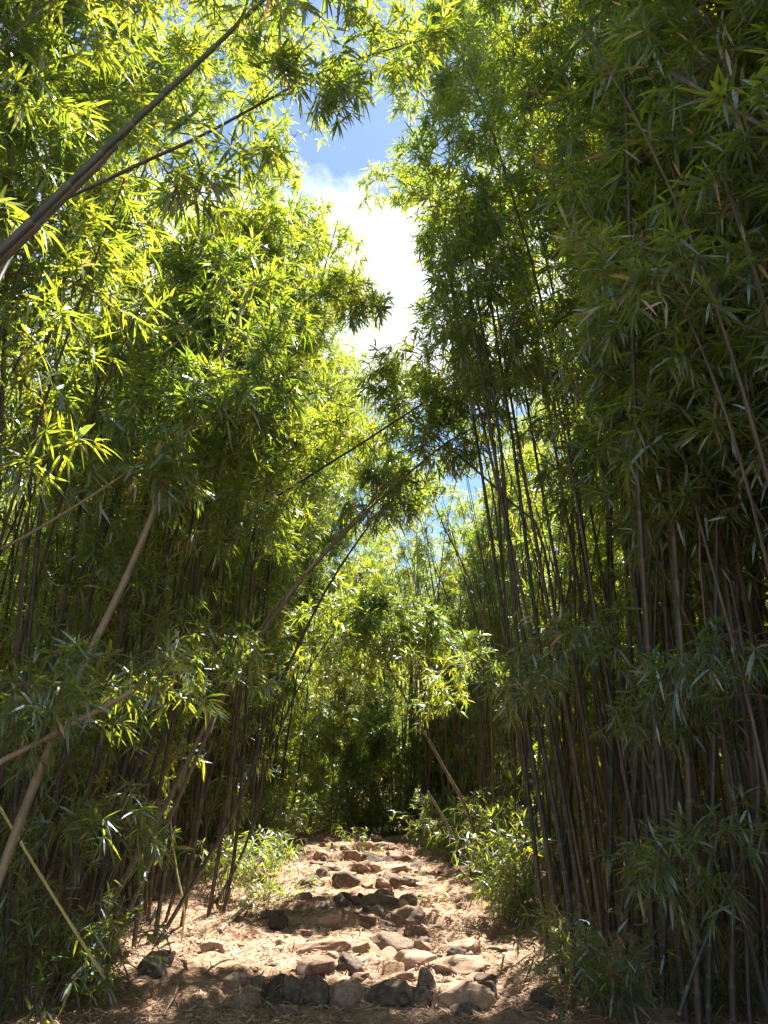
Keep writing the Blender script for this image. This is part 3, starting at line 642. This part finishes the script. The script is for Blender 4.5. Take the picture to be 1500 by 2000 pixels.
for i, sy in enumerate(STEP_Y):
    hw = HW[i]; x = -hw; row = []
    while x < hw:
        s = rr.uniform(.13, .32); row.append((x+s, s)); x += s*1.55
    h = STEP_Z[i+1]-STEP_Z[i]
    for k, (dx, s) in enumerate(row):
        X0 = float(xc(sy))+dx+(.1 if i < 4 else .15)
        dark = i in (0, 3) and rr.random() < .5 or rr.random() < .12  # shade on the bottom and fourth risers is put in as darker stone colour
        y0 = sy-.125*dx*dx+.06+rr.uniform(-.05, .05)-.16*float(vnoise(X0*1.7, sy*1.1+9))
        o = stone(f'{"dark" if dark else "brown"} stone, {ordn[k]} from the left in the {ordn[i]} step from the bottom', X0, y0, s, (DV if dark else RV)[rr.randrange(6)], rr.choice([0, math.pi])+rr.uniform(-.25, .25),
                  group='stones edging the trail steps', tilt=rr.uniform(-.12, .12))
        o.scale = (s*1.2, rr.uniform(.15, .25), (h*1.0+.11)*rr.uniform(.9, 1.2))
        o.location.z = STEP_Z[i]+h*.4+rr.uniform(-.02, .015)
for i, sy in enumerate(STEP_Y):
    n = 8 if i > 3 else 7
    for k in range(n):
        X0 = float(xc(sy))+.1+(-1+2*(k+.5)/n)*(HW[i]+.35)+rr.uniform(-.06, .06); y0 = sy+rr.choice([-.22, .2, .3])+rr.uniform(-.07, .07)
        s_ = rr.uniform(.07, .17); dark = rr.random() < .3
        o = stone(f'{"dark" if dark else "brown"} half-buried rock, {ordn[k]} from the left beside the {ordn[i]} step', X0, y0, s_, (DV if dark else RV)[rr.randrange(6)], rr.uniform(0, 6.28), sink=.4, tilt=rr.uniform(-.25, .25), flat=rr.uniform(.7, 1.1), group='half-buried rocks around the steps', wide=1.25)
for lab, px, py, s, dk in [
    ('dark pointed boulder left of the lowest step', 575, 1935, .2, 1), ('dark blocky stone at the right end of the lowest step', 815, 1955, .15, 1),
    ('pointed dark stone standing right of the lowest step', 955, 1945, .12, 1), ('dark wedge stone right of the lowest step', 915, 1950, .12, 1),
    ('round tan stone at the bottom edge of the view', 560, 1985, .17, 0), ('pointed dark stone left of the lowest step beside the boulder', 500, 1925, .11, 1),
    ('mossy grey boulder at the left trail edge', 300, 1890, .26, 1), ('dark boulder left of the curved middle step', 610, 1727, .24, 1),
    ('dark stone right of the curved middle step', 798, 1730, .17, 1), ('second dark stone right of the curved middle step', 772, 1722, .15, 1),
    ('tan boulder at the left end of the dark step', 598, 1830, .17, 0), ('tan boulder at the right end of the dark step', 812, 1825, .16, 0),
    ('pale stone resting near the right trail edge', 962, 1828, .13, 0), ('small tan stone by the right shrubs', 1000, 1835, .09, 0),
    ('dark boulder among debris left of the middle trail', 545, 1805, .2, 1), ('dark angular stone left of the middle trail', 525, 1790, .15, 1),
    ('low brown boulder on the left trail bank', 420, 1850, .15, 0), ('brown boulder above the curved middle step', 715, 1700, .22, 0),
    ('dark flat stone in the lower right shade', 1060, 1960, .17, 1), ('second flat stone in the lower right shade', 910, 1985, .2, 1),
    ('brown boulder in the upper trail', 625, 1675, .25, 0), ('dark boulder at the upper right of the trail', 735, 1683, .28, 1),
    ('brown boulder near the left top of the trail', 590, 1650, .25, 0), ('tan boulder halfway up the trail', 750, 1752, .2, 0)]:
    x, y = px_ground(px, py)
    stone(lab, x, y, s, (DV if dk else RV)[int(px) % 6], (px % 7)*.9, sink=.5, tilt=.15, flat=rr.uniform(.7, 1))
for k in range(190):
    y = rr.uniform(6.6, 19.5) if k < 110 else rr.uniform(11, 19.5); x = rr.uniform(float(xl(y))-.1, float(xr(y))+.2)
    sidew = 'left half' if x < xc(y) else 'right half'; far = 'lower' if y < 10 else ('middle' if y < 14 else 'upper')
    sz = rr.uniform(.025, .085)*(1+.07*max(0, y-9)); dk = rr.random() < .25; edge = 'outer' if abs(x-xc(y)) > 1.1 else 'inner'
    stone(f'{"tiny" if sz < .05 else ("small" if sz < .08 else "fist-sized")} {"dark" if dk else "tan"} loose stone, {edge} {sidew} of the {far} trail', x, y, sz, (DV if dk else RV)[rr.randrange(6)], rr.uniform(0, 6.28), sink=.42, flat=rr.uniform(.6, 1), group='small loose stones strewn over the trail')

# fallen sticks on the ground
def stick(label, pa, pb, r, mat=DRY, mid=.04):
    (x0, y0), (x1, y1) = px_ground(*pa), px_ground(*pb)
    a = np.array([x0, y0, gz(x0, y0)+r]); b = np.array([x1, y1, gz(x1, y1)+r+.03]); m = (a+b)/2+np.array([mid, 0, .04])
    C = spline([a, m, b], 24); rng = np.random.RandomState(int(pa[0]))
    V, q, t, ring = culm_arrays(C, r, r*.6, rng, 7)
    o = link('fallen_stick', mesh_from('fallen_stick', V, [q, t], [mat], attrs={'ring': ring*.3}))
    return tag(o, label, 'stick')
stick('pale fallen stick lying on the bank left of the middle trail', (428, 1828), (508, 1755), .028)
stick('short pale stick on the litter at the lower left', (318, 1990), (345, 1940), .012)
stick('thin curved stick on the litter left of the lowest step', (395, 1905), (450, 1885), .010)
stick('thin dry stick lying in the lower left shade', (60, 1955), (150, 1925), .010)
stick('dry twig at the right trail edge', (1000, 1890), (1060, 1862), .008)

# ------------------------------------------------------------------ dry leaf litter (uncountable)
def litter(n, rng):
    y = 4.5+(rng.rand(n)**1.5)*18; x = rng.uniform(-5, 4.5, n)
    inside = (x > xl(y)) & (x < xr(y)); keep = (np.abs(x) < .5*y+1.0) & (~inside | (rng.rand(n) < .75))
    tread = inside & (np.abs(x-xc(y)) < .7); keep &= ~tread | (rng.rand(n) < .6)
    clump = vnoise(x*2.3, y*2.3)+vnoise(x*6, y*6)*.6
    keep &= rng.rand(n) < np.clip(.62+clump*1.3, .08, 1)
    x, y = x[keep], y[keep]; n = len(x); clump = clump[keep]
    z = ground(x, y)+rng.uniform(.002, .025, n)
    a = rng.uniform(0, 6.28, n); D = np.stack([np.cos(a), np.sin(a), rng.normal(0, .22, n)], -1)
    Nn = unit(np.array([0, 0, 1.])+rng.normal(0, .35, (n, 3)))
    Ln = rng.uniform(.05, .14, n)
    V, t, q, to = leaf_arrays(np.stack([x, y, z], -1)-unit(D)*Ln[:, None]*.5, D, Nn, Ln, Ln*rng.uniform(.05, .12, n), rng.uniform(-.15, .1, n), np.clip(rng.normal(.5, .22, n)+clump*.25, 0, 1))
    o = link('leaf_litter', mesh_from('leaf_litter', V, [t, q], [LITTER], attrs={'tone': to}, smooth=False))
    tag(o, 'dry tan bamboo leaves strewn over the trail and thicket floor', 'leaf litter', kind='stuff')
litter(330000, np.random.RandomState(8))
print('stalks', count, 'objects', len(bpy.data.objects))

# labels that still coincide are told apart by how near they stand
ORD = ['nearest', 'second nearest', 'third nearest', 'fourth nearest', 'fifth nearest', 'sixth nearest', 'seventh nearest', 'eighth nearest', 'ninth nearest', 'tenth nearest', 'eleventh nearest', 'twelfth nearest']
by = {}
for o in bpy.data.objects:
    if o.parent is None and o.get('category') in ('bamboo', 'stone'): by.setdefault(o['label'], []).append(o)
for lab, lst in by.items():
    if 1 < len(lst) <= 12:
        for k, o in enumerate(sorted(lst, key=lambda q: q.location.y)): o['label'] = f'{ORD[k]} {lab}'
print('things', sum(1 for o in bpy.data.objects if o.get('category') == 'bamboo'))
